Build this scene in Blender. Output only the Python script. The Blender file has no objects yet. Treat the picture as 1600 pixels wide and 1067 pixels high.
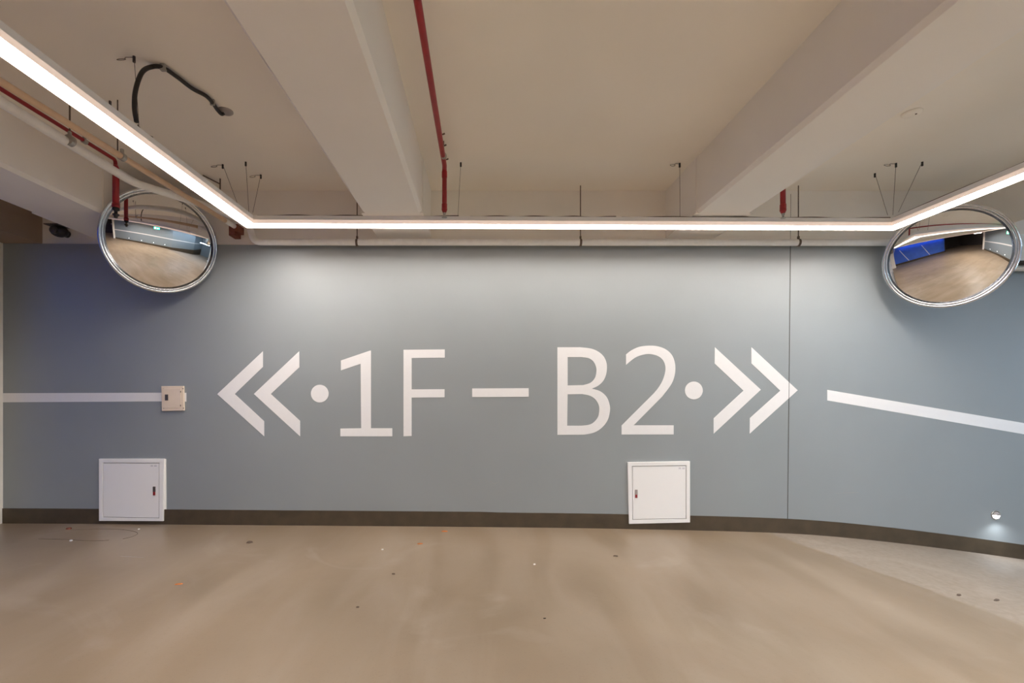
import bpy, bmesh, math, random
from mathutils import Vector, Matrix
from mathutils.geometry import tessellate_polygon
random.seed(7)
S = bpy.context.scene
COL = S.collection

# ---------------------------------------------------------------- camera
F, PX, PY, CZ, D = 752.0, 753.0, 612.0, 1.31, 4.70     # focal length and principal point in pixels, eye height, wall distance
cam_d = bpy.data.cameras.new('camera'); cam = bpy.data.objects.new('camera', cam_d); COL.objects.link(cam)
cam.location = (0, 0, CZ); cam.rotation_euler = (math.pi/2, 0, 0)
cam_d.sensor_width = 36; cam_d.lens = F/1600*36
cam_d.shift_x = (800-PX)/1600; cam_d.shift_y = (PY-533.5)/1600
cam_d.clip_start = .02
S.camera = cam
# ---------------------------------------------------------------- view and world
S.view_settings.view_transform = 'Standard'; S.view_settings.look = 'None'
S.view_settings.exposure = 0.0; S.view_settings.gamma = 1; S.view_settings.use_curve_mapping = False
w = bpy.data.worlds.new('world'); S.world = w; w.use_nodes = True
w.node_tree.nodes['Background'].inputs[0].default_value = (.55, .6, .7, 1)
w.node_tree.nodes['Background'].inputs[1].default_value = .25
LED_COL = (1.0, .925, .86)
LED_LEFT, LED_WALL, LED_RIGHT, LED_BACK = 46.0, 42.0, 46.0, 136.0
BAY_FILL_STR = 14.0
BLUE_STR = 28.0
COOL_STR = 130.0
S.cycles.diffuse_bounces = 8; S.cycles.max_bounces = 14; S.cycles.sample_clamp_indirect = 6

def W(u, v, y=D):
    """photo pixel -> point on the plane at distance y"""
    return Vector(((u-PX)/F*y, y, CZ-(v-PY)/F*y))

# ---------------------------------------------------------------- materials
def mat(name, color, rough=.6, metal=0, noise=0, scale=6, bump=0, spec=.5, emit=None, coat=0):
    m = bpy.data.materials.new(name); m.use_nodes = True
    nt = m.node_tree; b = nt.nodes['Principled BSDF']
    b.inputs['Roughness'].default_value = rough; b.inputs['Metallic'].default_value = metal
    b.inputs['Specular IOR Level'].default_value = spec
    b.inputs['Coat Weight'].default_value = coat
    c = (*color, 1)
    b.inputs['Base Color'].default_value = c
    if noise or bump:
        tc = nt.nodes.new('ShaderNodeTexCoord'); n = nt.nodes.new('ShaderNodeTexNoise')
        n.inputs['Scale'].default_value = scale; n.inputs['Detail'].default_value = 5
        nt.links.new(tc.outputs['Object'], n.inputs['Vector'])
        if noise:
            r = nt.nodes.new('ShaderNodeValToRGB')
            r.color_ramp.elements[0].position = .3; r.color_ramp.elements[1].position = .7
            r.color_ramp.elements[0].color = (*[x*(1-noise) for x in color], 1)
            r.color_ramp.elements[1].color = (*[min(1, x*(1+noise)) for x in color], 1)
            nt.links.new(n.outputs['Fac'], r.inputs['Fac']); nt.links.new(r.outputs['Color'], b.inputs['Base Color'])
        if bump:
            n2 = nt.nodes.new('ShaderNodeTexNoise'); n2.inputs['Scale'].default_value = scale*12; n2.inputs['Detail'].default_value = 3
            nt.links.new(tc.outputs['Object'], n2.inputs['Vector'])
            bp = nt.nodes.new('ShaderNodeBump'); bp.inputs['Strength'].default_value = bump; bp.inputs['Distance'].default_value = .004
            nt.links.new(n2.outputs['Fac'], bp.inputs['Height']); nt.links.new(bp.outputs['Normal'], b.inputs['Normal'])
    if emit:
        b.inputs['Emission Color'].default_value = (*emit[0], 1); b.inputs['Emission Strength'].default_value = emit[1]
    return m

M = {}
M['blue_wall'] = mat('slate_blue_wall_paint', (.258, .282, .290), .48, noise=.03, scale=1.5, bump=.10, spec=.85)
M['side_wall'] = mat('slate_blue_side_paint', (.20, .24, .27), .45, noise=.03, scale=1.5, spec=.8)
M['white_wall'] = mat('off_white_plaster', (.86, .82, .76), .8, noise=.03, scale=2, bump=.15, spec=.2)
M['ceiling'] = mat('off_white_ceiling_paint', (.90, .85, .76), .85, noise=.02, scale=1.2, bump=.1, spec=.2)
M['beam'] = mat('white_beam_paint', (.88, .85, .80), .75, noise=.02, scale=1.5, bump=.1, spec=.25)
M['base'] = mat('dark_brown_base_paint', (.068, .050, .031), .5, noise=.18, scale=9, spec=.35)
M['paint_white'] = mat('white_marking_paint', (.80, .79, .79), .5, noise=.01, scale=20, spec=.5)
M['enamel'] = mat('white_enamel', (.86, .85, .84), .4, noise=.01, scale=3, spec=.4)
M['beige'] = mat('beige_enamel', (.76, .64, .52), .45, noise=.02, scale=20, spec=.4)
M['gap'] = mat('dark_gap', (.03, .027, .024), .8)
M['joint'] = mat('joint_filler', (.075, .07, .065), .8)
M['soft_gap'] = mat('shadow_gap_grey', (.36, .33, .31), .8)
M['black'] = mat('black_rubber', (.022, .018, .016), .5, noise=.2, scale=40)
M['grey_metal'] = mat('galvanised_steel', (.42, .40, .37), .4, metal=.8, noise=.15, scale=30)
M['dark_metal'] = mat('dark_bronze_steel', (.14, .10, .075), .5, metal=.5, noise=.15, scale=60)
M['red'] = mat('red_pipe_paint', (.30, .012, .016), .35, noise=.12, scale=14, spec=.5)
M['rust'] = mat('rust_red_steel', (.20, .055, .03), .6, noise=.2, scale=30)
M['white_pipe'] = mat('white_pvc', (.88, .86, .82), .4, noise=.04, scale=18)
M['tan_pipe'] = mat('tan_conduit', (.72, .50, .32), .4, noise=.05, scale=16)
M['housing'] = mat('white_aluminium_profile', (.86, .84, .82), .5, noise=.01, scale=10)
for k_, s_ in (('left', LED_LEFT), ('wall', LED_WALL), ('right', LED_RIGHT), ('back', LED_BACK)):
    M['led_'+k_] = mat('led_glow_'+k_, (.9, .9, .9), .5, emit=(LED_COL, s_))
M['chrome'] = mat('chromed_rim', (.70, .72, .76), .2, metal=1, noise=.03, scale=12)
M['mirror'] = mat('mirror_silver', (.86, .85, .84), .015, metal=1, noise=.005, scale=3)
M['mirror_back'] = mat('mirror_back_shell', (.35, .32, .28), .6, noise=.1, scale=8)
M['lock_red'] = mat('red_plastic', (.26, .015, .02), .4, noise=.05, scale=30)
M['lock_grey'] = mat('dark_grey_plastic', (.07, .06, .06), .4, noise=.05, scale=30)
M['lock_mid'] = mat('grey_plastic', (.33, .29, .27), .4, noise=.05, scale=30)
M['ink'] = mat('faded_blue_ink', (.42, .40, .45), .7)
M['orange'] = mat('orange_leaf', (.50, .17, .05), .8, noise=.2, scale=60)
M['chip_white'] = mat('white_chip', (.85, .82, .78), .7, noise=.05, scale=60)
M['chip_dark'] = mat('dark_crumb', (.10, .07, .05), .8, noise=.2, scale=60)
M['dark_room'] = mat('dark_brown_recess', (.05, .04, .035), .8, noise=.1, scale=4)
M['blue_lit_wall'] = mat('blue_light_tinted_wall', (.05, .15, .62), .5, noise=.08, scale=2)  # the blue lamp's light is put into the wall colour
M['brown_paint'] = mat('brown_beam_paint', (.34, .25, .18), .8, noise=.08, scale=2)
M['lip_bloom'] = mat('lip_bloom_glow', (.80, .72, .66), .5, emit=((1, .74, .60), .50))  # pinkish bloom of the lamp, put into the profile lips as weak emission
M['steplight'] = mat('step_light_glow', (.9, .9, .9), .5, emit=((.92, .96, 1), 30))
M['green'] = mat('exit_sign_green', (.0, .4, .25), .4, emit=((.0, 1, .50), 5))
M['exit_white'] = mat('exit_sign_white', (.8, .9, .85), .4, emit=((.7, 1, .9), 6))
M['blue_led'] = mat('blue_lamp_glow', (.1, .2, .9), .5, emit=((.10, .32, 1), BLUE_STR))
M['cool_led'] = mat('cool_lamp_glow', (.9, .9, .9), .5, emit=((.62, .80, 1), COOL_STR))
M['cool_fill'] = mat('cool_fill_glow', (.9, .9, .9), .5, emit=((.62, .80, 1), 45))  # emission of the added tube over the ramp
M['bay_fill'] = mat('bay_fill_glow', (.9, .9, .9), .5, emit=((1, .92, .84), BAY_FILL_STR))  # emission of the added tube behind the viewer
M['purple'] = mat('violet_lamp_glow', (.3, .1, .9), .5, emit=((.25, .1, 1), 8))

def floor_mat():
    m = bpy.data.materials.new('worn_epoxy_floor'); m.use_nodes = True
    nt = m.node_tree; N = nt.nodes; L = nt.links; b = N['Principled BSDF']
    tc = N.new('ShaderNodeTexCoord')
    def noise(scale, det, loc=(0, 0, 0), sc=(1, 1, 1), rot=0, dist=0):
        mp = N.new('ShaderNodeMapping'); mp.inputs['Location'].default_value = loc; mp.inputs['Scale'].default_value = sc
        mp.inputs['Rotation'].default_value = (0, 0, rot)
        n = N.new('ShaderNodeTexNoise'); n.inputs['Scale'].default_value = scale; n.inputs['Detail'].default_value = det
        n.inputs['Distortion'].default_value = dist
        L.new(tc.outputs['Object'], mp.inputs['Vector']); L.new(mp.outputs['Vector'], n.inputs['Vector']); return n
    a = noise(.9, 4, (3, 1, 0), dist=.6); r = N.new('ShaderNodeValToRGB')
    r.color_ramp.elements[0].position = .35; r.color_ramp.elements[1].position = .68
    r.color_ramp.elements[0].color = (.205, .152, .100, 1); r.color_ramp.elements[1].color = (.250, .187, .126, 1)
    L.new(a.outputs['Fac'], r.inputs['Fac'])
    # worn streaks that follow the traffic
    s = noise(1.3, 5, (0, 0, 0), (2.4, .55, 1), math.radians(-14), .5); r2 = N.new('ShaderNodeValToRGB')
    r2.color_ramp.elements[0].position = .42; r2.color_ramp.elements[1].position = .72
    r2.color_ramp.elements[0].color = (0, 0, 0, 1); r2.color_ramp.elements[1].color = (1, 1, 1, 1)
    L.new(s.outputs['Fac'], r2.inputs['Fac'])
    mul = N.new('ShaderNodeMath'); mul.operation = 'MULTIPLY'; mul.inputs[1].default_value = .5; L.new(r2.outputs['Color'], mul.inputs[0])
    mx = N.new('ShaderNodeMixRGB'); mx.inputs['Color2'].default_value = (.32, .26, .20, 1)
    L.new(mul.outputs[0], mx.inputs['Fac']); L.new(r.outputs['Color'], mx.inputs['Color1'])
    # the ramp slab to the right of the seam: paler and rougher concrete
    sp = N.new('ShaderNodeSeparateXYZ'); L.new(tc.outputs['Object'], sp.inputs[0])
    ln = N.new('ShaderNodeMath'); ln.operation = 'MULTIPLY_ADD'; ln.inputs[1].default_value = .26; L.new(sp.outputs['Y'], ln.inputs[0]); L.new(sp.outputs['X'], ln.inputs[2])
    wob = noise(3, 3); wa = N.new('ShaderNodeMath'); wa.operation = 'MULTIPLY_ADD'; wa.inputs[1].default_value = .10; L.new(wob.outputs['Fac'], wa.inputs[0]); L.new(ln.outputs[0], wa.inputs[2])
    rm = N.new('ShaderNodeMapRange'); rm.inputs['From Min'].default_value = 4.045; rm.inputs['From Max'].default_value = 4.065
    L.new(wa.outputs[0], rm.inputs['Value'])
    gr = noise(26, 6, (2, 5, 0)); gr2 = N.new('ShaderNodeValToRGB'); gr2.color_ramp.elements[0].position = .35; gr2.color_ramp.elements[1].position = .65
    gr2.color_ramp.elements[0].color = (.235, .190, .148, 1); gr2.color_ramp.elements[1].color = (.275, .226, .180, 1); L.new(gr.outputs['Fac'], gr2.inputs['Fac'])
    mr = N.new('ShaderNodeMixRGB'); L.new(rm.outputs['Result'], mr.inputs['Fac']); L.new(mx.outputs['Color'], mr.inputs['Color1']); L.new(gr2.outputs['Color'], mr.inputs['Color2'])
    # scuffed patches
    pt = noise(1.1, 6, (7.3, 2.2, 0), dist=1.5); pr = N.new('ShaderNodeMapRange'); pr.inputs['From Min'].default_value = .60; pr.inputs['From Max'].default_value = .74; pr.inputs['To Max'].default_value = .28
    L.new(pt.outputs['Fac'], pr.inputs['Value'])
    mp2 = N.new('ShaderNodeMixRGB'); mp2.inputs['Color2'].default_value = (.37, .31, .25, 1); L.new(pr.outputs['Result'], mp2.inputs['Fac']); L.new(mr.outputs['Color'], mp2.inputs['Color1'])
    mx = mp2
    # fine grit
    g = noise(90, 2); r3 = N.new('ShaderNodeValToRGB')
    r3.color_ramp.elements[0].position = .26; r3.color_ramp.elements[1].position = .38
    r3.color_ramp.elements[0].color = (.80, .78, .76, 1); r3.color_ramp.elements[1].color = (1, 1, 1, 1)
    L.new(g.outputs['Fac'], r3.inputs['Fac'])
    m2 = N.new('ShaderNodeMixRGB'); m2.blend_type = 'MULTIPLY'; m2.inputs['Fac'].default_value = .5
    L.new(mx.outputs['Color'], m2.inputs['Color1']); L.new(r3.outputs['Color'], m2.inputs['Color2'])
    L.new(m2.outputs['Color'], b.inputs['Base Color'])
    rr = N.new('ShaderNodeMapRange'); rr.inputs['To Min'].default_value = .26; rr.inputs['To Max'].default_value = .46
    L.new(s.outputs['Fac'], rr.inputs['Value'])
    ra = N.new('ShaderNodeMath'); ra.operation = 'MULTIPLY_ADD'; ra.inputs[1].default_value = .22; L.new(rm.outputs['Result'], ra.inputs[0]); L.new(rr.outputs['Result'], ra.inputs[2])
    L.new(ra.outputs[0], b.inputs['Roughness'])
    b.inputs['Specular IOR Level'].default_value = .45
    bp = N.new('ShaderNodeBump'); bp.inputs['Strength'].default_value = .12; bp.inputs['Distance'].default_value = .01
    n4 = noise(5, 4); L.new(n4.outputs['Fac'], bp.inputs['Height']); L.new(bp.outputs['Normal'], b.inputs['Normal'])
    return m
M['floor'] = floor_mat()

# ---------------------------------------------------------------- helpers
def link(name, bm, m, parent=None, smooth=False, bevel=0):
    me = bpy.data.meshes.new(name)
    bmesh.ops.recalc_face_normals(bm, faces=bm.faces)
    bm.to_mesh(me); bm.free()
    if smooth:
        for p in me.polygons: p.use_smooth = True
    me.materials.append(M[m])
    o = bpy.data.objects.new(name, me); COL.objects.link(o)
    if parent: o.parent = parent
    if bevel:
        md = o.modifiers.new('bevel', 'BEVEL'); md.width = bevel; md.segments = 2; md.limit_method = 'ANGLE'
    return o
def world_child(name, bm, m, parent, smooth=False, bevel=0):
    """mesh given in world coordinates, parented to an Empty that has moved"""
    off = parent_loc(parent)
    bmesh.ops.translate(bm, verts=bm.verts, vec=-off)
    return link(name, bm, m, parent, smooth, bevel)
def parent_loc(p):
    v = Vector(p.location)
    while p.parent: p = p.parent; v += Vector(p.location)
    return v
def thing(name, label, cat, loc=(0, 0, 0), group=None):
    o = bpy.data.objects.new(name, None); COL.objects.link(o); o.empty_display_size = .1
    o.location = loc; o['label'] = label; o['category'] = cat
    if group: o['group'] = group
    return o
def tag(o, label, cat, group=None):
    o['label'] = label; o['category'] = cat
    if group: o['group'] = group
    return o
def struct(name, bm, m, label=None, parent=None, **k):
    o = link(name, bm, m, parent, **k)
    if not parent: o['kind'] = 'structure'
    if label: o['label'] = label
    return o
def box(bm, x0, x1, y0, y1, z0, z1):
    v = [bm.verts.new(p) for p in ((x0,y0,z0),(x1,y0,z0),(x1,y1,z0),(x0,y1,z0),(x0,y0,z1),(x1,y0,z1),(x1,y1,z1),(x0,y1,z1))]
    for f in ((0,3,2,1),(4,5,6,7),(0,1,5,4),(1,2,6,5),(2,3,7,6),(3,0,4,7)): bm.faces.new([v[i] for i in f])
    return bm
def Box(*a): return box(bmesh.new(), *a)
def tube(bm, pts, r, n=16, cap=True):
    """round tube along pts; r is a number or a list"""
    pts = [Vector(p) for p in pts]; R = r if isinstance(r, (list, tuple)) else [r]*len(pts)
    rings = []; up = None
    for i, p in enumerate(pts):
        a = pts[max(i-1, 0)]; b = pts[min(i+1, len(pts)-1)]; t = (b-a).normalized()
        if up is None:
            up = Vector((0, 0, 1)) if abs(t.z) < .9 else Vector((1, 0, 0))
        s = t.cross(up).normalized(); up = s.cross(t).normalized()
        rings.append([bm.verts.new(p + R[i]*(math.cos(2*math.pi*k/n)*s + math.sin(2*math.pi*k/n)*up)) for k in range(n)])
    for A, B in zip(rings, rings[1:]):
        for k in range(n): bm.faces.new((A[k], A[(k+1) % n], B[(k+1) % n], B[k]))
    if cap: bm.faces.new(rings[0]); bm.faces.new(rings[-1][::-1])
    return bm
def Tube(pts, r, n=16): return tube(bmesh.new(), pts, r, n)
def smooth_path(pts, k=8):
    pts = [Vector(p) for p in pts]; out = []
    for i in range(len(pts)-1):
        p0 = pts[max(i-1, 0)]; p1 = pts[i]; p2 = pts[i+1]; p3 = pts[min(i+2, len(pts)-1)]
        for j in range(k):
            t = j/k
            out.append(.5*((2*p1)+(p2-p0)*t+(2*p0-5*p1+4*p2-p3)*t*t+(3*p1-p0-3*p2+p3)*t**3))
    return out+[pts[-1]]
def fillet(pts, r=.06, k=6):
    pts = [Vector(p) for p in pts]; out = [pts[0]]
    for a, b, c in zip(pts, pts[1:], pts[2:]):
        u = (a-b).normalized(); v = (c-b).normalized()
        d = min(r, (a-b).length*.45, (c-b).length*.45)
        A = b+u*d; C = b+v*d
        for j in range(k+1):
            t = j/k; out.append((1-t)**2*A+2*t*(1-t)*b+t*t*C)
    return out+[pts[-1]]
def lathe(bm, prof, n=32, c=(0, 0, 0), axis='z'):
    """prof: (radius, height) pairs"""
    c = Vector(c); rings = []
    for r, h in prof:
        ring = []
        for k in range(n):
            a = 2*math.pi*k/n; x, y = r*math.cos(a), r*math.sin(a)
            p = Vector((x, y, h)) if axis == 'z' else Vector((x, h, y))
            ring.append(bm.verts.new(c+p))
        rings.append(ring)
    for A, B in zip(rings, rings[1:]):
        for k in range(n): bm.faces.new((A[k], A[(k+1) % n], B[(k+1) % n], B[k]))
    if prof[0][0] > 1e-5: bm.faces.new(rings[0])
    if prof[-1][0] > 1e-5: bm.faces.new(rings[-1])
    bmesh.ops.remove_doubles(bm, verts=bm.verts, dist=1e-6)
    return bm
def slab(bm, loops, y0, y1):
    """flat shape in the wall plane (loops of (x, z), first the outline, then holes), from y0 to y1"""
    tris = tessellate_polygon([[Vector((x, z, 0)) for x, z in lp] for lp in loops])
    flat = [p for lp in loops for p in lp]
    f = [bm.verts.new((x, y0, z)) for x, z in flat]; b = [bm.verts.new((x, y1, z)) for x, z in flat]
    for t in tris:
        bm.faces.new([f[i] for i in t]); bm.faces.new([b[i] for i in t][::-1])
    i0 = 0
    for lp in loops:
        n = len(lp)
        for k in range(n):
            i, j = i0+k, i0+(k+1) % n
            bm.faces.new((f[i], f[j], b[j], b[i]))
        i0 += n
    return bm
def px_loop(pts, y=D): return [((u-PX)/F*y, CZ-(v-PY)/F*y) for u, v in pts]

# ---------------------------------------------------------------- floor (level, then a ramp down to the right)
FL = [(-14, .03), (-4.7, .026), (-2.6, .012), (.6, -.015), (2.0, -.040), (2.98, -.071), (3.5, -.108), (4.07, -.167), (4.7, -.245), (5.3, -.328), (8, -.72), (12.5, -1.38)]
def fz(x):
    for i in range(len(FL)-1):
        if x <= FL[i+1][0] or i == len(FL)-2:
            (x1, z1), (x2, z2) = FL[i], FL[i+1]
            x0, z0 = FL[i-1] if i else (2*x1-x2, 2*z1-z2); x3, z3 = FL[i+2] if i+2 < len(FL) else (2*x2-x1, 2*z2-z1)
            m1 = (z2-z0)/(x2-x0); m2 = (z3-z1)/(x3-x1); h = x2-x1; t = (x-x1)/h
            return (2*t**3-3*t*t+1)*z1+(t**3-2*t*t+t)*h*m1+(-2*t**3+3*t*t)*z2+(t**3-t*t)*h*m2
X0, X1, Y0, Y1, ZC = -12.0, 11.0, -9.0, 4.74, 3.28
bm = bmesh.new(); xs = [X0-.2+(X1-X0+.4)*i/120 for i in range(121)]
rows = [[bm.verts.new((x, y, fz(x))) for y in (Y0-.2, Y1+.1)] for x in xs]
for a, b in zip(rows, rows[1:]): bm.faces.new((a[0], b[0], b[1], a[1]))
low = [[bm.verts.new((x, y, -1.6)) for y in (Y0-.2, Y1+.1)] for x in (xs[0], xs[-1])]
bm.faces.new((low[0][0], low[1][0], low[1][1], low[0][1]))
bm.faces.new([r[0] for r in rows]+[low[1][0], low[0][0]]); bm.faces.new([r[1] for r in rows]+[low[1][1], low[0][1]])
bm.faces.new((rows[0][0], rows[0][1], low[0][1], low[0][0])); bm.faces.new((rows[-1][0], rows[-1][1], low[1][1], low[1][0]))
floor = struct('floor', bm, 'floor', 'worn beige-brown epoxy floor sloping down to the right')

ceiling = struct('ceiling', Box(X0-.2, X1+.2, Y0-.2, Y1+.3, ZC, ZC+.2), 'ceiling', 'flat off-white concrete ceiling between the beams')

# ---------------------------------------------------------------- walls
def wall_top(x): return 2.757 if x < -2 else 2.742
bm = bmesh.new()
slab(bm, [[(-5.2, -.1), (X1, -1.5), (X1, 2.50), (5.12, 2.50), (5.12, 2.742), (-2.0, 2.742), (-5.2, 2.762)]], D, D+.25)
wall_back = struct('wall_back', bm, 'blue_wall', 'grey-blue painted wall with white lettering')
upper = struct('wall_back_upper', Box(-6, X1, D+.02, D+.25, 2.40, ZC), 'white_wall', 'off-white wall strip above the grey-blue wall')
a, b = W(1237.5, 302), W(1237, 384)
struct('joint_line', Tube([(a.x, D+.019, a.z), (b.x, D+.019, b.z)], .0025, 6), 'soft_gap', 'faint vertical joint', upper)
# joint line and little scratches in the painted wall
bm = bmesh.new(); a, b = W(1235, 384), W(1230.3, 832)
slab(bm, [[(a.x-.0022, a.z), (a.x+.0022, a.z), (b.x+.0022, b.z), (b.x-.0022, b.z)]], D-.0035, D)
struct('joint_line', bm, 'joint', 'thin dark vertical joint', wall_back)
for pts in ([(1305, 770.5), (1318, 770), (1342, 769.3)], [(767, 752), (772, 756), (780, 753)]):
    struct('hairline_crack', Tube([W(u, v) for u, v in pts], .0012, 6), 'soft_gap', None, wall_back)
# base band
bm = bmesh.new(); n = 90; top, bot = [], []
for i in range(n+1):
    x = -4.72+(X1+4.72)*i/n
    top.append((x, fz(x)+.142+(.004 if x < 0 else 0))); bot.append((x, fz(x)-.05))
slab(bm, [top+bot[::-1]], D-.008, D)
struct('baseboard_back', bm, 'base', 'dark brown painted band along the foot of the wall')
# left pier and the beam along the left side
struct('wall_left_pier', Box(-5.3, -4.677, 4.2, D+.02, -.1, ZC), 'white_wall', 'off-white edge of the pier at the far left')
DG = [(-.8, -5.2), (2.0, -2.7), (4.4, -.2), (7.6, 1.9), (X1, 2.7)]   # wall opposite, running diagonally behind the viewer
def along(pts, off0, off1, z0, z1):
    bm = bmesh.new(); V = []
    for i, (x, y) in enumerate(pts):
        a = Vector(pts[max(i-1, 0)]); b = Vector(pts[min(i+1, len(pts)-1)]); t = (b-a).normalized(); n = Vector((-t.y, t.x))
        P0_ = Vector((x, y))+n*off0; P1_ = Vector((x, y))+n*off1
        V.append([bm.verts.new((P0_.x, P0_.y, z0)), bm.verts.new((P1_.x, P1_.y, z0)), bm.verts.new((P1_.x, P1_.y, z1)), bm.verts.new((P0_.x, P0_.y, z1))])
    for a, b in zip(V, V[1:]):
        for k in range(4): bm.faces.new((a[k], a[(k+1) % 4], b[(k+1) % 4], b[k]))
    bm.faces.new(V[0]); bm.faces.new(V[-1][::-1]); return bm
struct('wall_opposite', along(DG, -.2, 0, -1.6, ZC), 'side_wall')
struct('baseboard_opposite', along(DG, 0, .01, -1.6, .16), 'base')
struct('wall_left', Box(-5.9, -5.7, -3.2, D+.2, -.1, ZC), 'blue_lit_wall')  # blue of the lamplight sits in its base colour
struct('baseboard_left', Box(-5.7, -5.69, -3.2, D, -.1, .3), 'base')
struct('wall_left_return', Box(-8.0, -5.7, -3.4, -3.2, -.1, ZC), 'dark_room')
struct('wall_left_far', Box(-8.2, -8.0, Y0, -3.2, -.1, ZC), 'dark_room')
struct('wall_far', Box(-8.2, 1.5, Y0-.1, Y0+.1, -1.6, ZC), 'dark_room')
struct('wall_far_side', Box(1.3, 1.5, Y0, -5.0, -1.6, ZC), 'side_wall')
struct('wall_return', Box(-.8, 1.5, -5.2, -5.0, -1.6, ZC), 'white_wall')
struct('wall_right', Box(X1, X1+.2, 2.4, Y1+.2, -1.6, ZC), 'side_wall')
# ---------------------------------------------------------------- beams
ZS = CZ+1.506                                              # soffit
def beam(name, xl, xr, label, yf=Y0, z=ZS, c=.024):
    bm = bmesh.new()
    prof = [(xl, z+c), (xl+c, z), (xr-c, z), (xr, z+c), (xr, ZC), (xl, ZC)]
    a = [bm.verts.new((x, yf, zz)) for x, zz in prof]; b = [bm.verts.new((x, 4.06, zz)) for x, zz in prof]
    bm.faces.new(a); bm.faces.new(b[::-1])
    for k in range(6): bm.faces.new((a[k], a[(k+1) % 6], b[(k+1) % 6], b[k]))
    box(bm, xl-.008, xr+.008, 4.06, D+.02, z, ZC)          # the plain end that runs into the wall
    return struct(name, bm, 'beam', label)
beam('trim_1', -3.79, -3.20, 'off-white ceiling beam at the left, above the convex mirror')
beam('trim_2', -1.010, -.505, 'broad off-white ceiling beam left of the red pipe')
beam('trim_3', 1.812, 2.275, 'off-white ceiling beam on the right side of the ceiling')
beam('trim_4', 4.75, 5.25, 'off-white ceiling beam behind the right-hand mirror')
struct('trim_5', Box(-4.95, -4.31, Y0, D+.02, CZ+1.45, ZC), 'brown_paint', 'brownish side beam at the far left edge')
struct('trim_6', Box(4.9, X1, 4.60, D+.02, 2.565, 2.87), 'beam', 'pale strip of wall to the right of the right-hand mirror')
beam('trim_7', 7.7, 8.2, None)

# ---------------------------------------------------------------- lettering and stripes on the wall
YL = D-.0022
sign = thing('painted_wall_sign', 'large white lettering 1F – B2 with double arrows on the grey-blue wall', 'sign', (W(790, 612).x, D, CZ))
def A(p): return (320+p[0]/3.478, 520+p[1]/3.478)
def B(p): return (780+p[0]/3.2, 520+p[1]/3.2)
def glyph(name, fn, *loops):
    bm = bmesh.new(); slab(bm, [px_loop([fn(p) for p in lp]) for lp in loops], YL, D)
    return world_child(name, bm, 'paint_white', sign)
def arc(cx, cy, r, n=48): return [(cx+r*math.cos(2*math.pi*k/n), cy+r*math.sin(2*math.pi*k/n)) for k in range(n)]
def curve(pts, k=5):
    """closed outline; points marked with a third value are sharp corners"""
    out = []; n = len(pts)
    for i in range(n):
        p1, p2 = pts[i], pts[(i+1) % n]
        if len(p1) == 3 and len(p2) == 3: out.append(p1[:2]); continue
        p0 = p1 if len(p1) == 3 else pts[i-1]; p3 = p2 if len(p2) == 3 else pts[(i+2) % n]
        for j in range(k):
            t = j/k
            out.append(tuple(.5*((2*p1[q])+(p2[q]-p0[q])*t+(2*p0[q]-5*p1[q]+4*p2[q]-p3[q])*t*t+(3*p1[q]-p0[q]-3*p2[q]+p3[q])*t**3) for q in (0, 1)))
    return out
glyph('chevron', A, [(68,333),(316,100),(316,185),(163,332),(323,480),(323,562)])
glyph('chevron', A, [(267,332),(513,100),(514,187),(359,332),(518,478),(518,562)])
glyph('dot', A, arc(625, 330, 48))
glyph('digit_one', A, [(740,150),(893,98),(903,96),(903,518),(1019,518),(1019,562),(737,562),(737,520),(850,518),(847,168),(740,204)])
glyph('letter_f', A, [(1080,92),(1304,90),(1304,135),(1124,137),(1124,307),(1303,306),(1303,350),(1124,352),(1124,560),(1080,562)])
glyph('dash', A, [(1453,302),(1760,300.5),(1760,347.5),(1453,349)])
S1 = 1
glyph('letter_b', B, curve([(291,72,S1),(405,72,S1),(460,79),(500,97),(526,124),(538,160),(535,205),(520,240),(495,264),(463,279,S1),(505,292),(538,322),(553,365),(552,400),(540,440),(512,475),(475,498),(425,509,S1),(291,510,S1)]),
      curve([(342,121,S1),(412,121,S1),(450,128),(473,146),(485,175),(485,200),(477,228),(455,250),(420,261,S1),(342,263,S1)]),
      curve([(342,307,S1),(415,306,S1),(455,315),(482,334),(498,362),(500,390),(494,420),(475,445),(450,459),(410,464,S1),(340,464,S1)]))
glyph('digit_two', B, curve([(634,108,S1),(660,88),(700,70),(750,64),(795,68),(835,84),(864,112),(878,150),(880,190),(872,230),(855,265),(815,318,S1),(672,462,S1),(872,462,S1),(872,508,S1),(612,508,S1),(612,463,S1),(775,300,S1),(800,268),(820,230),(831,185),(826,150),(808,125),(780,111),(745,106),(710,112),(675,127),(634,160,S1)]))
glyph('dot', B, arc(973, 288, 44.5))
glyph('chevron', B, [(1078,72),(1308,284),(1072,504),(1072,427),(1221,289),(1077,153)])
glyph('chevron', B, [(1261,72),(1492,287),(1252,504),(1253,426),(1405,289),(1261,153)])
def stripe(pts, label):
    bm = bmesh.new(); slab(bm, [px_loop(pts)], YL, D)
    return tag(link('painted_stripe', bm, 'paint_white'), label, 'stripe')
stripe([(1, 614.2), (257, 613.5), (257, 627), (1, 628.5)], 'level white stripe painted on the wall left of the beige switch box')
stripe([(1292.5, 609), (1760, 688), (1760, 706), (1292.5, 625.5)], 'sloping white stripe painted on the wall right of the arrows')

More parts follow.
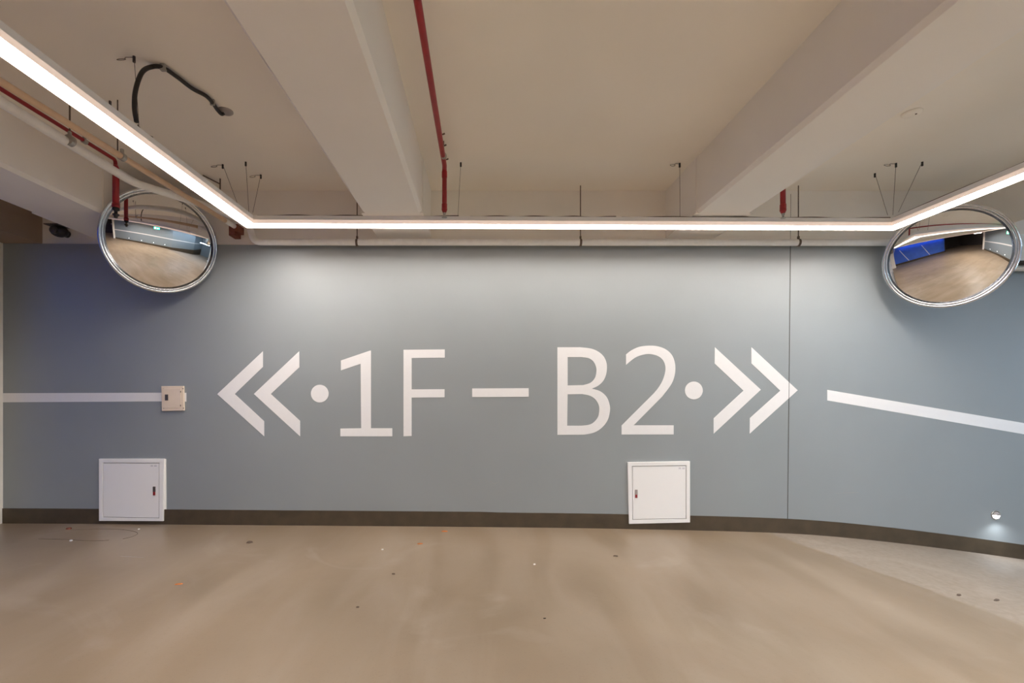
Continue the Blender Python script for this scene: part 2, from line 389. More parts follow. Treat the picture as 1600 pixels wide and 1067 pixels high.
# ---------------------------------------------------------------- white access panels
def panel(label, outer, inner, lock, hinge_right, text_u, lockm):
    c = W(sum(p[0] for p in outer)/4, sum(p[1] for p in outer)/4)
    t = thing('access_panel', label, 'panel', (c.x, D, c.z), 'white access panels low on the wall')
    yf = D-.022
    bm = bmesh.new(); slab(bm, [px_loop(outer), px_loop(inner)], yf, D-.001)
    world_child('frame', bm, 'enamel', t, bevel=.002)
    bm = bmesh.new(); slab(bm, [px_loop(inner)], D-.006, D-.001)
    world_child('shadow_gap', bm, 'soft_gap', t)
    k = .9; q = [(u+(-k if u > (inner[0][0]+inner[1][0])/2 else k), v+(-k if v > (inner[0][1]+inner[2][1])/2 else k)) for u, v in inner]
    bm = bmesh.new(); slab(bm, [px_loop(q)], D-.019, D-.006)
    door = world_child('door', bm, 'enamel', t, bevel=.0015)
    u0, v0, u1, v1 = lock; vm = v0+(v1-v0)*.60
    bm = bmesh.new(); slab(bm, [px_loop([(u0,v0),(u1,v0),(u1,vm),(u0,vm)])], D-.025, D-.017); l = world_child('handle', bm, lockm, door, bevel=.001); l['label'] = 'grey flush handle'
    bm = bmesh.new(); slab(bm, [px_loop([(u0+.3,vm),(u1-.3,vm),(u1-.3,v1),(u0+.3,v1)])], D-.026, D-.017); l = world_child('lock_button', bm, 'lock_red', door, bevel=.001); l['label'] = 'red push button'
    bm = bmesh.new(); tu, tv = text_u                      # small faded stencil mark, two short groups of strokes
    for x0, x1 in ((0, 1.1), (1.5, 2.6), (3.0, 3.6), (5.4, 6.2), (6.6, 7.8), (8.2, 9.2)):
        for dz in (0, 1.3):
            slab(bm, [px_loop([(tu+x0, tv+dz), (tu+x1, tv+dz), (tu+x1, tv+dz+.8), (tu+x0, tv+dz+.8)])], D-.0195, D-.0188)
    world_child('stencil_mark', bm, 'ink', door)
    return t
panel('white access panel low on the wall at the left, lock on its right edge', [(157,716.4),(258.4,716.4),(257.2,813.3),(157.3,813)], [(162.7,722.2),(251.2,722.6),(251,809),(162.7,807.6)], (241.3,759.5,245.1,773), False, (237.6,726.2), 'lock_grey')
bm = bmesh.new(); slab(bm, [px_loop([(257.5, 717), (259.6, 717), (260.2, 795.5), (257.2, 795.5)])], D-.004, D)
tag(link('filler_strip', bm, 'enamel'), 'narrow white strip along the right edge of the left access panel', 'strip')
panel('white access panel low on the wall under the letter B2, lock on its left edge', [(980,722),(1076.8,720.2),(1076.8,815.3),(982,817.6)], [(986.5,727.6),(1071.2,726.4),(1071.2,810),(987.3,811.3)], (991,764.3,995,777), True, (1059.3,730), 'lock_mid')

# ---------------------------------------------------------------- beige switch box
c = W(272, 622)
t = thing('switch_box', 'small square beige switch box on the wall at the end of the left stripe', 'electrical box', (c.x, D, c.z))
bm = bmesh.new(); slab(bm, [px_loop([(254,603.3),(288.4,603),(289.2,641.3),(254.9,642)])], D-.020, D); world_child('body', bm, 'beige', t, bevel=.003)
bm = bmesh.new(); slab(bm, [px_loop([(257.2,607),(284.6,606.8),(285,637.3),(257.7,637.6)])], D-.024, D-.020); door = world_child('cover', bm, 'beige', t, bevel=.0015)
bm = bmesh.new(); slab(bm, [px_loop([(260.4,616.2),(265.4,616.2),(265.4,625.5),(260.4,625.5)])], D-.028, D-.024); s = world_child('switch', bm, 'lock_grey', door, bevel=.001); s['label'] = 'black toggle switch'
for u, v in ((255.6,607.4),(286,607.2),(256,637.6),(286.8,637.6)):
    p = W(u, v, D-.020); world_child('screw', lathe(bmesh.new(), [(0,-.003),(.005,-.0025),(.005,.001)], 12, p, 'y'), 'dark_metal', t)
for v in (612, 633.5):
    p = W(282.3, v, D-.024); world_child('hinge', Box(p.x-.003, p.x+.003, D-.027, D-.024, p.z-.008, p.z+.008), 'dark_metal', door)
bm = bmesh.new(); slab(bm, [px_loop([(288.6,613.6),(291.2,613.6),(291.2,627.4),(288.9,627.4)])], D-.002, D)
tag(link('painted_stripe', bm, 'paint_white'), 'short white stub of stripe just right of the beige switch box', 'stripe')

# ---------------------------------------------------------------- step light
def step_light(p, ax, label, group, power=0):
    """round eyeball light; ax = direction it faces"""
    ax = Vector(ax).normalized(); rot = Vector((0, -1, 0)).rotation_difference(ax).to_matrix().to_4x4()
    t = thing('step_light', label, 'light', p, group); t.rotation_euler = rot.to_euler(); bpy.context.view_layer.update()
    link('rim', lathe(bmesh.new(), [(.046, 0), (.046, -.006), (.038, -.010), (.036, -.004), (.036, 0)], 32, axis='y'), 'grey_metal', t, True)
    bm = bmesh.new(); n, k = 24, 8; R = .034              # hooded upper half
    g = [[bm.verts.new((R*math.cos(math.pi*i/n)*math.cos(math.pi/2*j/k), -R*math.sin(math.pi/2*j/k)*.9, R*math.sin(math.pi*i/n)*math.cos(math.pi/2*j/k)+.001)) for i in range(n+1)] for j in range(k+1)]
    for j in range(k):
        for i in range(n):
            try: bm.faces.new((g[j][i], g[j][i+1], g[j+1][i+1], g[j+1][i]))
            except ValueError: pass
    bmesh.ops.remove_doubles(bm, verts=bm.verts, dist=1e-5)
    link('hood', bm, 'lock_mid', t, True)
    bm = bmesh.new()
    g = [[bm.verts.new((R*.97*math.cos(math.pi*i/n)*math.cos(math.pi/2*j/k), -R*.97*math.sin(math.pi/2*j/k)*.75, -R*.97*math.sin(math.pi*i/n)*math.cos(math.pi/2*j/k))) for i in range(n+1)] for j in range(k+1)]
    for j in range(k):
        for i in range(n): bm.faces.new((g[j][i], g[j][i+1], g[j+1][i+1], g[j+1][i]))
    bmesh.ops.remove_doubles(bm, verts=bm.verts, dist=1e-5)
    link('lens', bm, 'steplight', t, True)
    if power:
        ld = bpy.data.lights.new('step_beam', 'SPOT'); ld.energy = power; ld.color = (.88, .94, 1); ld.spot_size = r2(150); ld.spot_blend = 1; ld.shadow_soft_size = .015
        lo = bpy.data.objects.new('step_beam', ld); COL.objects.link(lo); lo.parent = t; lo.location = (0, -.085, -.02)
        lo.rotation_euler = Vector((0, -.30, -1)).to_track_quat('-Z', 'Y').to_euler()
    return t
r2 = math.radians
p = W(1555.5, 804.5)
step_light(p, (0, -1, 0), 'small round step light glowing low on the wall at the far right', None, 6)

# ---------------------------------------------------------------- pendant LED line (one fixture: left run, run along the wall, right run)
XL, XLo, YI, YO = -1.956, -2.072, 4.120, 4.236            # inner and outer edges of the left corner
XR, XRo = 3.508, 3.630
def zb(x): return CZ+1.442-(x-XL)*.0042                   # underside
HH = .068
YE = -1.9                                                  # the run behind the viewer closes the loop
led = thing('pendant_line_light', 'long white linear lamp hung below the ceiling on wires, turning two corners', 'light', (.8, 4.18, CZ+1.5))
LOOP = [(XL, YE), (XL, YI), (XR, YI), (XR, 1.2), (.6, YE)]   # inner edge, clockwise
def off(i, w):
    (ax, ay), (bx, by), (cx, cy) = LOOP[i-1], LOOP[i], LOOP[(i+1) % len(LOOP)]
    u = Vector((bx-ax, by-ay)).normalized(); v = Vector((cx-bx, cy-by)).normalized()
    n1 = Vector((-u.y, u.x)); n2 = Vector((-v.y, v.x)); m = (n1+n2).normalized()
    return Vector((bx, by))+m*(w/m.dot(n1))
def loop_strip(bm, dz0, dz1, w0, w1):
    V = []; n = len(LOOP)
    for i in range(n):
        V.append([bm.verts.new((*off(i, a), zb(LOOP[i][0])+dz)) for a, dz in ((w0, dz0), (w1, dz0), (w1, dz1), (w0, dz1))])
    for i in range(n):
        A_, B_ = V[i], V[(i+1) % n]
        for k in range(4): bm.faces.new((A_[k], A_[(k+1) % 4], B_[(k+1) % 4], B_[k]))
WD, LIP, REC = .118, .003, .026
bm = bmesh.new()
loop_strip(bm, REC+.006, HH, 0, WD)
world_child('housing', bm, 'housing', led)
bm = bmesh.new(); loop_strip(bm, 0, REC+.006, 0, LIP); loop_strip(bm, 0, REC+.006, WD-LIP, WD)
world_child('bloom_lip', bm, 'lip_bloom', led)  # lips glow to stand in for the halo around the lamp
def run(i, m):
    """diffuser of one run with mitred ends"""
    j = (i+1) % len(LOOP); a, b = LIP+.0005, WD-LIP-.0005
    q = [(*off(i, a), zb(LOOP[i][0])), (*off(i, b), zb(LOOP[i][0])), (*off(j, b), zb(LOOP[j][0])), (*off(j, a), zb(LOOP[j][0]))]
    bm = bmesh.new()
    v = [bm.verts.new((x, y, z+REC)) for x, y, z in q]; v2 = [bm.verts.new((x, y, z+REC-.001)) for x, y, z in q]
    bm.faces.new(v); bm.faces.new(v2[::-1])
    for k in range(4): bm.faces.new((v[k], v[(k+1) % 4], v2[(k+1) % 4], v2[k]))
    world_child('diffuser', bm, m, led)
for i, m in enumerate(('led_left', 'led_wall', 'led_right', 'led_back', 'led_back')): run(i, m)
# supply cable lying along the top
def lay(x0, x1, y, n):
    return [Vector((x0+(x1-x0)*i/n, y+.01*math.sin(i*1.7), zb(x0+(x1-x0)*i/n)+HH+.003+.004*abs(math.sin(i*2.3)))) for i in range(n+1)]
for x0, x1 in ((-1.93, -.2), (-.1, 1.15), (1.2, 3.5)):
    world_child('supply_cable', Tube(smooth_path(lay(x0, x1, YI+.015, 14), 4), .0045, 8), 'dark_metal', led, True)
world_child('supply_cable', Tube(smooth_path([(XR+.01, y, zb(XR)+HH+.004+.004*math.sin(y*9)) for y in (4.1, 3.8, 3.5, 3.2, 2.9, 2.6, 2.3)], 4), .0045, 8), 'dark_metal', led, True)
def wire(top_px, bot_px, ybot, curl=0, ztop=ZC, rod=False):
    d = F*(ztop-CZ)/(PY-top_px[1]); a = W(top_px[0], top_px[1], d)
    b = W(bot_px[0], bot_px[1], ybot)
    w = world_child('suspension_wire', Tube([a, b], .0016, 6), 'dark_metal', led)
    off = parent_loc(led)
    link('wire_anchor', Tube([a-off+Vector((0, 0, .0)), a-off-Vector((0, 0, .035))], .008, 10), 'black', w)
    if curl:
        pts = [a+Vector((0, 0, -.006)), a+Vector((-curl*.05, 0, -.006))]
        pts += [a+Vector((-curl*.075+.025*math.cos(t)*curl, .012*math.sin(t), -.008+.025*math.sin(t)*.5-.01)) for t in [i*.7 for i in range(10)]]
        link('wire_end_loop', Tube([q-off for q in smooth_path(pts, 4)], .0018, 6), 'dark_metal', w)
wire((209.5, 88), (217, 196), 2.76, 1)
wire((348, 257), (374, 326), 3.98, 1)
wire((384, 253), (389, 334), 4.15)
wire((407.5, 273), (395, 332), 4.17, 1)
wire((720, 254), (715.5, 339), 4.17)
wire((1062, 255), (1062.5, 339), 4.17, .8)
wire((1367, 271), (1387, 336), 4.15)
wire((1400, 255), (1395, 336), 4.16, 1)
wire((1441, 253), (1404, 331), 4.02)
wire((172, 158), (174, 172), 2.55)

# ---------------------------------------------------------------- red sprinkler pipes
def sprinkler_head(p, parent, up=.03):
    off = parent_loc(parent)
    return link('sprinkler_head', lathe(bmesh.new(), [(0, -.048), (.006, -.048), (.022, -.044), (.023, -.040), (.008, -.036), (.008, -.02), (.013, -.014), (.013, 0)], 20, p-off), 'grey_metal', parent, True)
def red_pipe(label, path, r, drop, dr, couplings, loc):
    t = thing('sprinkler_pipe', label, 'pipe', loc)
    world_child('branch_pipe', Tube(path, r, 20), 'red', t, True)
    world_child('drop_pipe', Tube(drop, dr, 20), 'red', t, True)
    for a, b, rr in couplings: world_child('coupling', Tube([a, a.lerp(b, .15), a.lerp(b, .85), b], [rr*.93, rr, rr, rr*.93], 20), 'red', t, True)
    q = Vector(drop[-1]); world_child('reducer', Tube([q, q-Vector((0,0,.012)), q-Vector((0,0,.035))], [dr*1.25, dr*1.2, dr*.7], 20), 'red', t, True)
    sprinkler_head(q-Vector((0, 0, .032)), t)
    return t
zp = CZ+1.852; xp = -.300; yd = 4.0
A1 = Vector((xp, -6, zp)); A2 = Vector((xp-.006, 3.94, zp)); dx = -.0778*yd
drop = [Vector((dx, yd, zp-.03)), Vector((dx, yd, CZ+(612-326)/F*yd))]
t = red_pipe('long red sprinkler pipe under the ceiling with a drop right of the broad beam', fillet([A1, A2, Vector((dx, yd, zp)), Vector((dx, yd, zp-.08))], .05), .0195, drop, .0195,
     [(W(694.5, 267, yd), W(694.5, 278, yd), .0225), (W(694.5, 318, yd), W(694.5, 326, yd), .0225)], (xp, 2, ZC))
for y in (3.78, 1.9):
    world_child('pipe_clamp', lathe(bmesh.new(), [(.0215, -.012), (.0235, -.010), (.0235, .010), (.0215, .012)], 24, (xp, y, zp), 'y'), 'grey_metal', t, True)
    world_child('hanger_rod', Tube([(xp, y, zp+.02), (xp, y, ZC)], .004, 8), 'dark_metal', t)
for y in (3.50, 3.66, 3.88):                     # bolts of the bracket on the pipe's right side
    world_child('bracket_bolt', Tube([(xp+.012, y, zp+.018), (xp+.030, y, zp+.026)], .006, 8), 'dark_metal', t)
xr = .625*4.02
red_pipe('short red sprinkler drop showing beside the right-hand beam', [Vector((xr, -1.6, zp)), Vector((xr, 4.02, zp))], .0195,
     [Vector((xr, 4.02, zp+.01)), W(1223.5, 327, 4.02)], .0205, [(W(1223.5, 319, 4.02), W(1223.5, 327, 4.02), .024)], (xr, 2, ZC))
# left pipe: thin branch, then a drop in front of the mirror
yd = 3.85; e0 = W(180.5, 250, yd)
p0 = Vector((e0.x, -6, e0.z-.10))
drop = [W(181, 262, yd), W(181, 318, yd)]
t = thing('sprinkler_pipe', 'red sprinkler pipe at the left whose drop hangs in front of the convex mirror', 'pipe', (e0.x, 2, ZC))
world_child('branch_pipe', Tube(fillet([p0, Vector((e0.x, yd, e0.z)), Vector((e0.x, yd, e0.z-.06))], .03), .0135, 20), 'red', t, True)
world_child('drop_pipe', Tube([Vector((e0.x, yd, e0.z-.04))]+drop, [.0145, .0235, .0235], 20), 'red', t, True)
q = drop[-1]
world_child('coupling', Tube([q, q-Vector((0, 0, .035))], .028, 20), 'red', t, True)
world_child('sprinkler_head', lathe(bmesh.new(), [(0, -.085), (.012, -.085), (.014, -.07), (.024, -.062), (.024, -.055), (.012, -.048), (.012, -.03), (.026, -.022), (.026, -.006), (.018, 0)], 20, q-Vector((0, 0, .03))), 'black', t, True)

# ---------------------------------------------------------------- white drain pipes and their hangers
def hanger(parent, p, r, ztop=ZC, m='grey_metal', rodr=.005):
    world_child('hanger_rod', Tube([(p.x, p.y, p.z+r), (p.x, p.y, ztop)], rodr, 8), 'dark_metal', parent)
yw = 4.60
zc = lambda u: CZ-(378.2-PY)/F*yw
p = [Vector((-2.74, -6, CZ+1.70)), Vector((-2.80, 3.87, CZ+1.68)), W(300, 314, 4.28), W(388, 347, 4.62), Vector((W(397,0,yw).x, yw, zc(0)+.0)), W(420, 378.2, yw), Vector((8.6, yw, zc(0)-.01))]
t = thing('drain_pipe', 'white drain pipe running in from the left and then along the top of the wall', 'pipe', (-2.2, 4.4, 2.8))
a = fillet(p, .09, 6)
world_child('pipe', Tube(a, .031, 24), 'white_pipe', t, True)
def clampY(p, r, parent, axis='y', m='grey_metal', wd=.016):
    b = lathe(bmesh.new(), [(r, -wd), (r+.004, -wd), (r+.004, wd), (r, wd)], 28, (0, 0, 0), 'y')
    if axis == 'x': bmesh.ops.rotate(b, verts=b.verts, cent=(0, 0, 0), matrix=Matrix.Rotation(math.pi/2, 3, 'Z'))
    bmesh.ops.translate(b, verts=b.verts, vec=p)
    box(b, p.x-.008, p.x+.008, p.y-.008, p.y+.008, p.z+r, p.z+r+.03)
    world_child('pipe_clamp', b, m, parent)
for u, vt in ((558, 322), (907, 297), (1247.5, 298)):
    q = Vector((W(u, 0, yw).x, yw, zc(0)-.006)); hanger(t, q, .03); clampY(q, .0315, t, 'x', 'dark_metal', .010)
for u, v in ((109, 214),):
    d = F*2.775/(PX-u); q = Vector((-2.775, d, CZ+1.69)); hanger(t, q, .03); clampY(q, .0315, t, 'y')
# tan conduit
y1 = 4.58; e1 = W(366, 353.5, y1); s0 = W(0, 127, 2.47); a0 = Vector((s0.x, -6, s0.z))
t = thing('conduit_pipe', 'tan conduit running below the left run of the lamp to a rust-red bracket', 'pipe', (-2.46, 3, 2.8))
world_child('pipe', Tube([a0, s0, e1], .020, 20), 'tan_pipe', t, True)
world_child('end_sleeve', Tube([e1.lerp(s0, .07), e1], .022, 20), 'white_pipe', t, True)
k = (PX-185)/F
d = 3.25; q = s0.lerp(e1, (d-s0.y)/(e1.y-s0.y)); hanger(t, q+Vector((-.03, 0, 0)), .01, rodr=.004); clampY(q, .0215, t); world_child('hanger_tab', Box(q.x-.035, q.x+.01, q.y-.01, q.y+.01, q.z+.02, q.z+.028), 'grey_metal', t)
bm = bmesh.new(); slab(bm, [px_loop([(357.5,350),(371.5,350),(371.5,361),(366.5,361),(366.5,367.5),(357.5,367.5)], y1+.02)], y1+.02, D+.02); world_child('wall_bracket', bm, 'rust', t)
# thin clamp of the red branch
t2 = [o for o in COL.objects if o.name.startswith('sprinkler_pipe')][-1]
d = -e0.x*F/(PX-132); q = Vector((e0.x, d, e0.z-.006)); clampY(q, .0145, t2)

# ---------------------------------------------------------------- black flexible conduit
hz = ZC-.022
def cp(u, v, z): d = F*(z-CZ)/(PY-v); return W(u, v, d)
path = [Vector((-1.965, 2.76, CZ+1.51)), cp(213.3, 190, CZ+1.53), cp(210, 168, CZ+1.62), cp(212, 140, CZ+1.74), cp(222, 113, CZ+1.87), cp(237, 104.5, hz), cp(254, 105.5, hz), cp(275, 119, hz), cp(300, 138, hz), cp(322, 150, hz), cp(333, 162, hz), cp(340, 172, hz-.005), cp(346, 178, hz+.0), cp(350, 176, hz+.012)]
t = thing('flexible_conduit', 'black flexible conduit looping from the ceiling down to the left lamp', 'cable', path[-1])
world_child('hose', Tube(smooth_path(path[1:], 7), .0125, 14), 'black', t, True)
pl = cp(352, 173.5, ZC)
world_child('ceiling_rose', lathe(bmesh.new(), [(.052, 0), (.052, -.004), (.045, -.010), (.02, -.014), (0, -.014)], 32, pl), 'lock_mid', t, True)
q = cp(255, 106, hz); world_child('saddle_clamp', Box(q.x-.016, q.x+.016, q.y-.012, q.y+.012, q.z-.018, ZC), 'grey_metal', t, bevel=.003)
q = cp(332, 161, hz); world_child('cable_tie', Box(q.x-.014, q.x+.014, q.y-.006, q.y+.006, q.z-.015, ZC), 'grey_metal', t)
world_child('thin_lead', Tube(smooth_path([cp(215, 195, CZ+1.53), cp(222, 204, CZ+1.52), cp(230, 210, CZ+1.52), cp(239, 214.5, CZ+1.515)], 4), .003, 8), 'dark_metal', t, True)
# little threaded rod with a cross piece near the left corner
a = cp(344, 279, ZC)
t = thing('threaded_rod', 'short dark threaded rod with an angled arm left of the lamp corner', 'rod', a)
world_child('rod', Tube([a, a-Vector((0, 0, .10))], .006, 8), 'dark_metal', t)
world_child('arm', Tube([cp(317, 274, ZC-.01), cp(343, 287, ZC-.03)], .006, 8), 'dark_metal', t)

# ---------------------------------------------------------------- round plate on the ceiling
q = cp(1425, 176, ZC)
t = thing('ceiling_detector', 'round flat off-white detector on the ceiling beside the right-hand beam', 'detector', q)
link('base_plate', lathe(bmesh.new(), [(.060, 0), (.060, -.006), (.052, -.012), (.03, -.014), (0, -.014)], 32), 'ceiling', t, True)
link('indicator', lathe(bmesh.new(), [(.006, -.013), (.006, -.017), (0, -.017)], 12, (.02, -.01, 0)), 'dark_metal', t)

# ---------------------------------------------------------------- camera under the left beam
q = W(93, 361.5, 4.63)
t = thing('security_camera', 'small black security camera on the pale wall at the left edge', 'security camera', (q.x, q.y, q.z))
bm = bmesh.new(); bmesh.ops.create_uvsphere(bm, u_segments=24, v_segments=14, radius=.064)
bmesh.ops.scale(bm, verts=bm.verts, vec=(1.15, 1.1, .85)); link('body', bm, 'black', t, True)
link('lens', lathe(bmesh.new(), [(.030, -.085), (.034, -.080), (.034, -.05)], 24, (.005, 0, -.008), 'y'), 'lock_grey', t, True)
link('sun_hood', Box(-.078, .074, -.09, .04, .040, .048), 'lock_grey', t, bevel=.004)
link('mount', Tube([(0, .03, .0), (0, .088, .0)], .035, 20), 'black', t)

# ---------------------------------------------------------------- dark and white pipes at the far right
tag(link('cable_duct', Tube([(4.6, 4.60, CZ+(612-411)/F*4.6), (X1, 4.60, CZ+(612-411)/F*4.6)], .022, 16), 'black', None, True), 'black pipe on the wall to the right of the right-hand mirror', 'pipe')
tag(link('wall_pipe', Tube([(4.6, 4.62, CZ+(612-419.5)/F*4.62), (X1, 4.62, CZ+(612-419.5)/F*4.62)], .026, 16), 'white_pipe', None, True), 'white pipe just below the black one right of the right-hand mirror', 'pipe')

# ---------------------------------------------------------------- convex mirrors
def convex_mirror(label, C, az, el, R, bulge, group):
    n = Vector((math.sin(az)*math.cos(el), -math.cos(az)*math.cos(el), math.sin(el)))
    rot = n.to_track_quat('Z', 'Y').to_matrix().to_4x4()
    t = thing('convex_mirror', label, 'mirror', C, group); t.matrix_world = Matrix.Translation(C) @ rot
    rm = R-.028; k = 40
    rad = (rm*rm+bulge*bulge)/(2*bulge); prof = [(0, bulge)]
    for i in range(1, k+1):
        r = rm*i/k; prof.append((r, bulge-rad+math.sqrt(rad*rad-r*r)))
    link('mirror_glass', lathe(bmesh.new(), prof, 128), 'mirror', t, True)
    ring = [(R-.004+.013*math.cos(a), .006+.013*math.sin(a)) for a in [2*math.pi*i/14 for i in range(15)]]
    link('rim', lathe(bmesh.new(), ring, 128), 'chrome', t, True)
    ring = [(rm+.004+.009*math.cos(a), .006+.010*math.sin(a)) for a in [2*math.pi*i/12 for i in range(13)]]
    link('inner_ring', lathe(bmesh.new(), ring, 128), 'chrome', t, True)
    link('back_shell', lathe(bmesh.new(), [(R-.01, 0), (R*.8, -.02), (R*.3, -.03), (0, -.03)], 64), 'mirror_back', t, True)
    inv = t.matrix_world.inverted(); wallp = Vector((C[0], D+.0, C[2]+.02))
    link('bracket_arm', Tube([Vector((0, 0, -.02)), inv @ wallp], .014, 12), 'grey_metal', t, True)
    return t
r_ = math.radians
convex_mirror('round convex mirror with chrome rim at the left, behind the red pipe drop', ((252-PX)/F*4.36, 4.36, CZ-(378-PY)/F*4.36), r_(42), r_(-14), .447, .07, 'convex traffic mirrors')
convex_mirror('round convex mirror with chrome rim at the right, showing a blue-lit wall', ((1479-PX)/F*4.225, 4.225, CZ-(402-PY)/F*4.225), r_(-48), r_(-14), .433, .068, 'convex traffic mirrors')

# ---------------------------------------------------------------- litter and crack on the floor
def gp(u, v):
    x = 0
    z = 0.0
    for _ in range(6):
        d = F*(CZ-z)/(v-PY); x = (u-PX)/F*d; z = fz(x)
    return Vector((x, d, z))
def scrap(u, v, l, wd, m, name, label, cat, ang=0):
    p = gp(u, v); bm = bmesh.new(); k = 10
    c = [(l*math.cos(2*math.pi*i/k)*(1+.25*random.uniform(-1, 1)), wd*math.sin(2*math.pi*i/k)*(1+.25*random.uniform(-1, 1))) for i in range(k)]
    lo = [bm.verts.new((x, y, .0005)) for x, y in c]; hi = [bm.verts.new((x*.8, y*.8, min(l, wd)*.5+.002)) for x, y in c]
    bm.faces.new(lo); bm.faces.new(hi)
    for i in range(k): bm.faces.new((lo[i], lo[(i+1) % k], hi[(i+1) % k], hi[i]))
    o = link(name, bm, m); o.location = p; o.rotation_euler = (0, 0, ang); return tag(o, label, cat)
scrap(279, 913, .030, .008, 'orange', 'leaf_scrap', 'orange leaf scrap on the floor below the left access panel', 'leaf', .3)
scrap(656, 850, .022, .010, 'orange', 'leaf_scrap', 'orange leaf scrap on the floor, left one of the two near the wall', 'leaf', .1)
scrap(695, 830.5, .028, .012, 'orange', 'leaf_scrap', 'orange leaf scrap lying against the foot of the wall', 'leaf', -.1)
scrap(390, 848, .026, .020, 'chip_dark', 'dirt_crumb', 'dark crumb on the floor between the lettering and the wall foot', 'debris')
scrap(108, 826.5, .024, .020, 'rust', 'rubble_chip', 'reddish chip on the floor near the wall below the left stripe', 'debris')
scrap(111, 845, .012, .012, 'chip_white', 'paint_chip', 'small white chip on the floor left of the floor crack', 'debris')
scrap(217, 827, .010, .010, 'chip_white', 'paint_chip', 'tiny white chip at the right end of the floor crack', 'debris')
scrap(597.5, 859, .009, .009, 'chip_white', 'paint_chip', 'tiny white chip on the floor below the letter F', 'debris')
scrap(835, 882, .008, .008, 'chip_white', 'paint_chip', 'tiny white chip in the middle of the open floor', 'debris')
scrap(615, 897, .014, .007, 'chip_dark', 'dirt_crumb', 'dark flat crumb on the floor below the digit one', 'debris')
scrap(559, 949, .009, .007, 'chip_dark', 'dirt_crumb', 'small dark crumb on the open floor left of centre', 'debris')
scrap(851, 966.5, .008, .005, 'chip_dark', 'dirt_crumb', 'small dark crumb on the open floor right of centre', 'debris')
scrap(962, 869, .022, .010, 'chip_dark', 'dirt_crumb', 'dark crumb on the floor in front of the right access panel', 'debris')
scrap(1498, 930, .022, .010, 'chip_dark', 'dirt_crumb', 'dark crumb on the ramp at the right, the left one of two', 'debris', .4)
scrap(1557, 938, .026, .010, 'chip_dark', 'dirt_crumb', 'long dark crumb on the ramp at the far right', 'debris', .4)
for pts in ([(110, 828), (150, 827), (185, 827), (208, 830), (215, 834), (205, 839), (192, 842)], [(60, 842), (100, 843), (140, 845), (170, 844)], [(188, 869), (205, 870), (224, 871)]):
    struct('crack', Tube(smooth_path([gp(u, v)+Vector((0, 0, .0003)) for u, v in pts], 4), .0022, 6), 'soft_gap' if len(pts) == 3 else 'chip_dark', 'thin dark crack', floor)

# ---------------------------------------------------------------- the part of the garage behind the viewer, seen in the mirrors
def fill_tube(x, y0, y1, z, m, label):  # hanging tubes added for fill light
    t = thing('fill_tube', label, 'light', (x, (y0+y1)/2, z))
    world_child('fill_lamp_tube', Tube([(x, y0, z), (x, y1, z)], .03, 16), m, t, True)
    world_child('batten', Box(x-.03, x+.03, y0, y1, z+.05, z+.09), 'housing', t)
    for y in (y0+.3, y1-.3): world_child('stem', Tube([(x, y, z), (x, y, ZC)], .006, 8), 'grey_metal', t)
def ceiling_lamp(x0, x1, y0, y1, z, m, label, group=None):
    t = thing('ceiling_lamp', label, 'light', ((x0+x1)/2, (y0+y1)/2, z), group)
    world_child('lamp_body', Box(x0, x1, y0, y1, z+.004, z+.06), 'housing', t)
    world_child('diffuser', Box(x0+.01, x1-.01, y0+.01, y1-.01, z, z+.004), m, t)
    world_child('stem', Tube([((x0+x1)/2, (y0+y1)/2, z+.06), ((x0+x1)/2, (y0+y1)/2, ZC)], .008, 8), 'grey_metal', t)
ceiling_lamp(-5.45, -5.38, -3.0, 3.6, 2.80, 'blue_led', 'long blue lamp washing the left side wall')
fill_tube(-3.0, -8.4, -6.4, 2.72, 'bay_fill', 'added fill tube hanging far behind the viewer')  # added to brighten the ceiling and the upper wall
fill_tube(8.3, 2.7, 4.4, 1.7, 'cool_fill', 'added cool white fill tube out of view over the ramp at the right')  # added out of view, cool fill for right wall, beam sides and ceiling
t = thing('wall_washer_lamp', 'long cool white lamp along the top of the opposite wall', 'light', (5.8, 1.0, 2.7))
world_child('lamp_body', along([(4.20, .0), (4.62, .33), (7.4, 2.16)], .30, .40, 2.704, 2.76), 'housing', t)
world_child('diffuser', along([(4.20, .0), (4.62, .33), (7.4, 2.16)], .31, .39, 2.70, 2.703), 'cool_led', t)
for x, y in ((4.62, .75), (7.1, 2.38)): world_child('stem', Tube([(x-.04, y-.02, 2.75), (x-.04, y-.02, ZC)], .006, 8), 'grey_metal', t)
def dpt(k, s, w):
    a = Vector(DG[k]); b = Vector(DG[k+1]); t = (b-a).normalized(); n = Vector((-t.y, t.x)); p = a+(b-a)*s+n*w
    return Vector((p.x, p.y, 0)), t, n
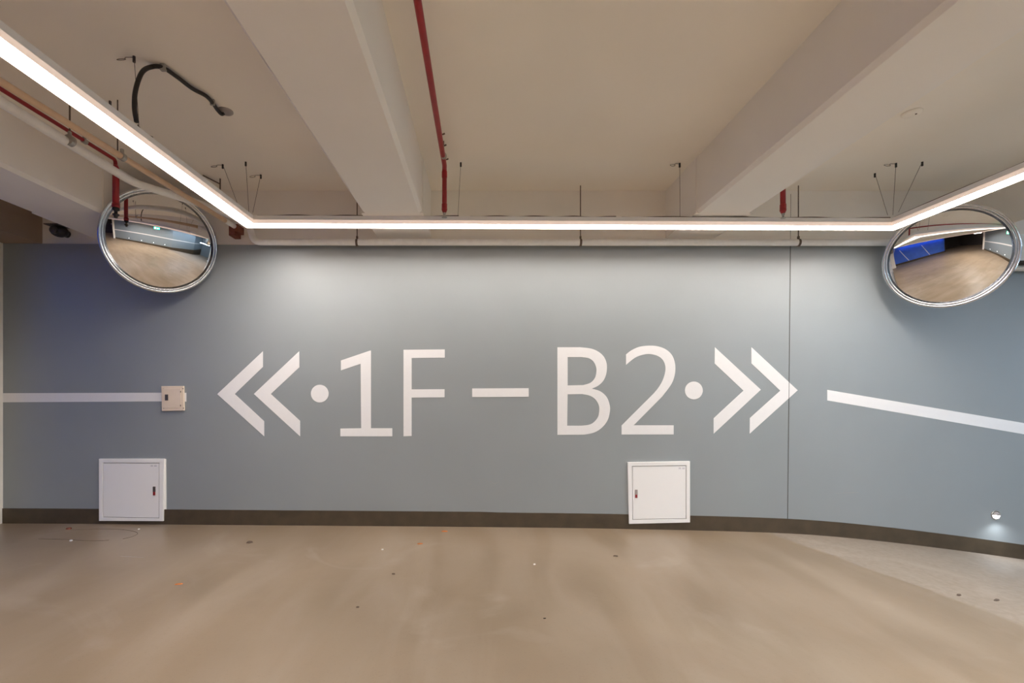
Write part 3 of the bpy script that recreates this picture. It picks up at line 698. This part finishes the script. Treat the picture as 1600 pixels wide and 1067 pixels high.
for k, q, nm in ((1, .55, 'nearest the exit sign'), (1, .95, 'second from the exit sign'), (2, .35, 'third from the exit sign'), (2, .75, 'farthest from the exit sign')):
    p, t_, n_ = dpt(k, q, .35); p.z = 2.72
    t = thing('downlight', 'small round downlight on a stem by the opposite wall, '+nm, 'light', p, 'downlights along the opposite wall')
    link('can', lathe(bmesh.new(), [(.05, .0), (.06, .0), (.06, .12), (0, .12)], 24), 'housing', t, True)
    link('lens', lathe(bmesh.new(), [(0, .004), (.05, .004), (.05, .008), (0, .008)], 24), 'cool_led', t, True)
    link('stem', Tube([(0, 0, .12), (0, 0, ZC-p.z)], .008, 8), 'grey_metal', t)
    p, t_, n_ = dpt(k-1, q, .0); p.z = .38
    step_light(p, (n_.x, n_.y, 0), 'round step light on the opposite wall, '+nm, 'step lights on the opposite wall')
tag(link('painted_stripe', along(DG, -.001, .004, 1.25, 1.37), 'paint_white'), 'white stripe on the wall opposite the lettering', 'stripe')
p, t_, n_ = dpt(1, .45, .12)
t = thing('exit_sign', 'green glowing exit sign on the wall behind the viewer', 'sign', (p.x, p.y, 2.42)); t.rotation_euler = (0, 0, math.atan2(t_.y, t_.x))
link('sign_body', Box(-.34, .34, -.10, 0, -.13, .13), 'housing', t)
link('sign_face', Box(-.33, .33, 0, .005, -.12, .12), 'green', t)
bm = bmesh.new(); slab(bm, [[(.28, -.02), (.10, -.02), (.10, -.07), (-.02, .0), (.10, .07), (.10, .02), (.28, .02)]], .005, .009)
link('arrow', bm, 'exit_white', t)
bm = bmesh.new(); slab(bm, [[(-.26, -.1), (-.1, -.1), (-.1, .1), (-.26, .1)]], .005, .009); link('door_symbol', bm, 'exit_white', t)
ceiling_lamp(-.3, .1, -8.0, -7.7, 1.8, 'purple', 'small violet lamp deep in the bay behind the viewer')
for y0, nm in ((2.2, 'nearer'), (-.8, 'farther')):
    bm = bmesh.new()
    v = [bm.verts.new(p) for p in ((-5.697, y0, .3), (-5.697, y0+.10, .3), (-5.697, y0+1.2, 2.3), (-5.697, y0+1.1, 2.3))]; bm.faces.new(v)
    v2 = [bm.verts.new(p.co+Vector((.002, 0, 0))) for p in v]; bm.faces.new(v2[::-1])
    for k in range(4): bm.faces.new((v[k], v2[k], v2[(k+1) % 4], v[(k+1) % 4]))
    tag(link('painted_stripe', bm, 'paint_white'), nm+' of two slanted white stripes on the blue-lit side wall', 'stripe')
